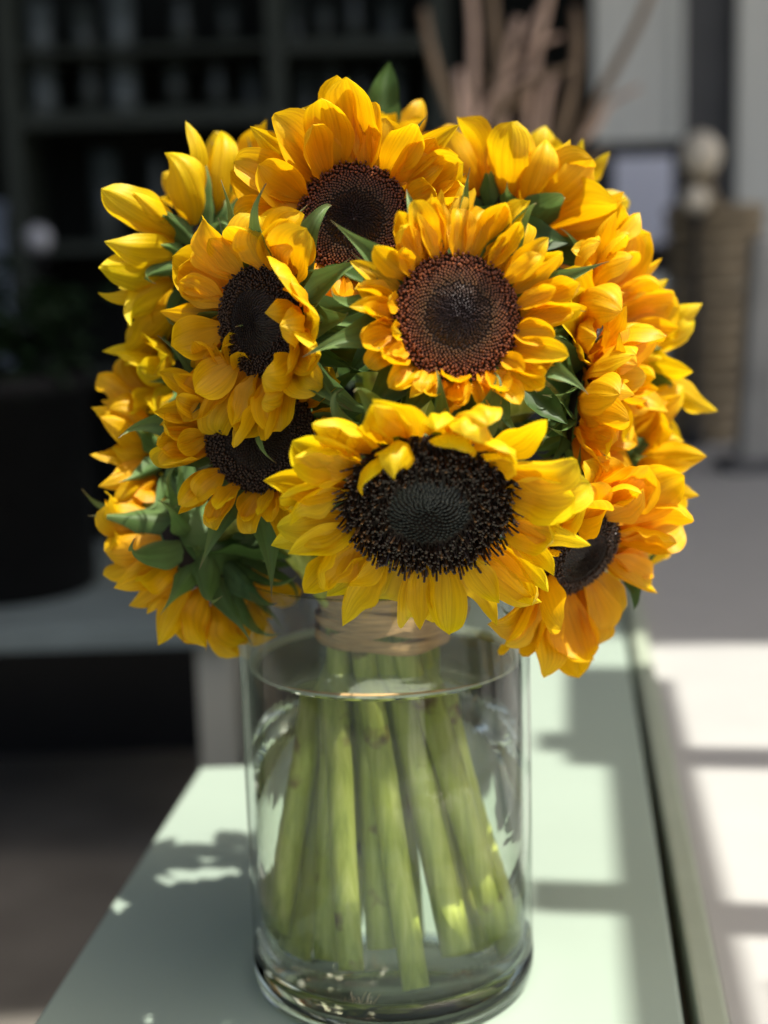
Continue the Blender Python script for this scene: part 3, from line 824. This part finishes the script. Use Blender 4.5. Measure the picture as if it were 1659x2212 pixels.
# ------------------------------------------------------------------ background: right
# branches in a tall vase behind the bouquet
BY = 1.68
BX = at(1090, 600, BY).x
vs, fs = lathe([(0, 0), (.05, 0), (.06, .01), (.075, .10), (.055, .19), (.062, .22), (.056, .22), (.048, .19), (.066, .10), (0, .02)], 32)
bv = obj('branch_vase', mesh('branch_vase', vs, fs, M_BLACK), loc=(BX, BY, 0.001)); tag(bv, 'dark round vase holding the bare curly branches behind the bouquet', 'vase')
rn = random.Random(21)
tips = [(925, 20), (975, 150), (1005, -90), (1075, -160), (1120, 40), (1185, -140), (1245, 20), (1215, 150), (1040, 240), (1400, -30)]
for k, (tx, ty) in enumerate(tips):
    yy = BY + rn.uniform(-.10, .10)
    T = at(tx, ty, yy); B = Vector((BX + rn.uniform(-.02, .02), BY + rn.uniform(-.02, .02), .025))
    mid = B.lerp(T, .45) + Vector((rn.uniform(-.04, .04), rn.uniform(-.04, .04), .05))
    pts = []
    for i in range(19):
        t = i / 18; p = bez((B, B + Vector((0, 0, .26)), mid + Vector((0, 0, .08)), T), t)
        p += Vector((math.sin(t * 12 + k * 1.7) * .014 * t, math.cos(t * 11 + k) * .016 * t, 0)); pts.append(p)
    long_ = k == len(tips) - 1
    br = empty('bare_branch', B, 'long bare branch reaching out across the pale grey panel' if long_ else 'bare curling brown branch standing in the dark round vase', 'branch', None if long_ else 'bare branches in the dark vase')
    vs, fs = tube([p - B for p in pts], [.0135 - .006 * i / 18 for i in range(19)], 8)
    obj('main_shoot', mesh('main_shoot', vs, fs, M_BARK if k % 3 else M_BARK2), br)
    for s_ in range(2):
        i0 = rn.randint(9, 14); p = pts[i0]
        dd = Vector((rn.uniform(-1, 1), rn.uniform(-.6, .6), rn.uniform(.5, 1.0))).normalized()
        tp = [p + dd * (.022 * i) + Vector((math.sin(i * 1.1 + s_) * .008, 0, -.0006 * i * i)) - B for i in range(8)]
        vs, fs = tube(tp, [.009 - .0007 * i for i in range(8)], 6); obj('twig', mesh('twig', vs, fs, M_BARK if (k + s_) % 2 else M_BARK2), br)

# pale panels at the back right
def panel(name, px0, px1, py1, y, mat, label, ztop=1.5, zb=None):
    a, b = at(px0, py1, y), at(px1, py1, y)
    e = empty(name, ((a.x + b.x) / 2, y, -0.46), label, 'panel')
    box('board', a.x, b.x, y, y + .03, -0.459, ztop, mat, e, .003)
    box('stile', a.x - .003, a.x + .03, y - .012, y - .002, -0.459, ztop, mat, e, .002)
    box('stile', b.x - .03, b.x + .003, y - .012, y - .002, -0.459, ztop, mat, e, .002)
    return e
panel('door_panel', 1284, 1472, 310, 3.72, M_PANEL, 'pale grey boarded panel behind the bare branches')
panel('dark_panel', 1476, 1588, 310, 3.78, M_PANELD, 'charcoal panel between the two pale upright panels')
panel('door_panel', 1592, 1760, 310, 3.72, M_PANEL, 'pale grey panel beyond the wicker baskets')
# black framed notice on an easel
Y = 2.75
a, b = at(1292, 318, Y), at(1482, 562, Y)
es = empty('notice_easel', ((a.x + b.x) / 2, Y, -0.012), 'black framed board with a blank lilac grey sheet on an easel', 'sign')
def slab(name, px0, py0, px1, py1, y0, y1, mat, e):
    p, q_ = at(px0, py0, Y), at(px1, py1, Y)
    return box(name, p.x, q_.x, y0, y1, q_.z, p.z, mat, e, .002)
slab('board', 1272, 308, 1492, 592, Y, Y + .02, M_BLACK, es)
slab('sheet', 1326, 340, 1452, 526, Y - .006, Y - .002, M_PAPER, es)
for sx in (a.x + .02, b.x - .02):
    vs, fs = tube([Vector((sx, Y + .04, .02)), Vector((sx, Y + .04, b.z + .05))], [.011, .011], 8); o = obj('leg', mesh('leg', [tuple(Vector(v) - es.location) for v in vs], fs, M_BLACK), es)
    o.location.z -= .02
# wicker baskets stacked, cream ornaments on top
Y = 2.45
a, b = at(1442, 445, Y), at(1640, 780, Y)
cx = (a.x + b.x) / 2; rr = (b.x - a.x) / 2
zb = -0.011; ztop = a.z; nb = 3; hb = (ztop - zb) / nb
for k in range(nb):
    e = empty('wicker_basket', (cx, Y, zb + k * hb), ['round brown wicker basket at the bottom of the stack on the ledge', 'round brown wicker basket in the middle of the stack', 'round brown wicker basket topmost of the stack under the cream ornaments'][k], 'basket', 'stacked wicker baskets')
    for s in range(5):
        z0 = hb * s / 5 + .002; r1 = rr * (.93 + .05 * (s / 4)); t_ = hb / 5 * .46
        prof = [(r1 + t_ * math.cos(u * math.pi / 4) * .6, z0 + t_ + t_ * math.sin(u * math.pi / 4) * .95) for u in range(8)]
        vs, fs = lathe(prof, 36, True); obj('wicker_band', mesh('wicker_band', vs, fs, M_WICKER), e)
    vs, fs = lathe([(0, .004), (rr * .9, .004), (rr * .92, .02), (rr * .95, hb - .01), (rr * .93, hb - .01), (rr * .9, .012), (0, .012)], 32); obj('lining', mesh('lining', vs, fs, M_BARK2), e)
o, c, r2 = ball(1514, 334, 43, 2.42, M_ORBC, 'larger cream ceramic ball above the wicker baskets', None, squash=1.1)
o2, c2, r3 = ball(1502, 432, 29, 2.30, M_ORBC, 'smaller cream ceramic ball beside the wicker baskets', None)
pedestal('ball_stand', c, r2 * 1.0, ztop + .001 if c.z - r2 * 1.1 > ztop + .03 else -0.011, M_WICKER, 'brown stand under the larger cream ball')
pedestal('ball_stand', c2, r3, -0.011, M_BLACK, 'black stand under the smaller cream ball')
# pale post at the right edge
Y = 1.95
a, b = at(1582, 560, Y), at(1672, 980, Y)
ps = empty('pale_post', ((a.x + b.x) / 2, Y, -0.012), 'weathered pale grey post leaning beside the wicker baskets', 'post')
vs, fs = box_data(-.028, .028, -.03, .03, 0, a.z + .05, .004)
o = obj('shaft', mesh('shaft', vs, fs, plain('post_grey', (.38, .37, .33), .7, .2, 8.0), False), ps); o.rotation_euler = (0, R(3), 0)
box('foot', ps.location.x - .06, ps.location.x + .06, Y - .06, Y + .06, -0.0115, .012, M_PANELD, ps, .003)
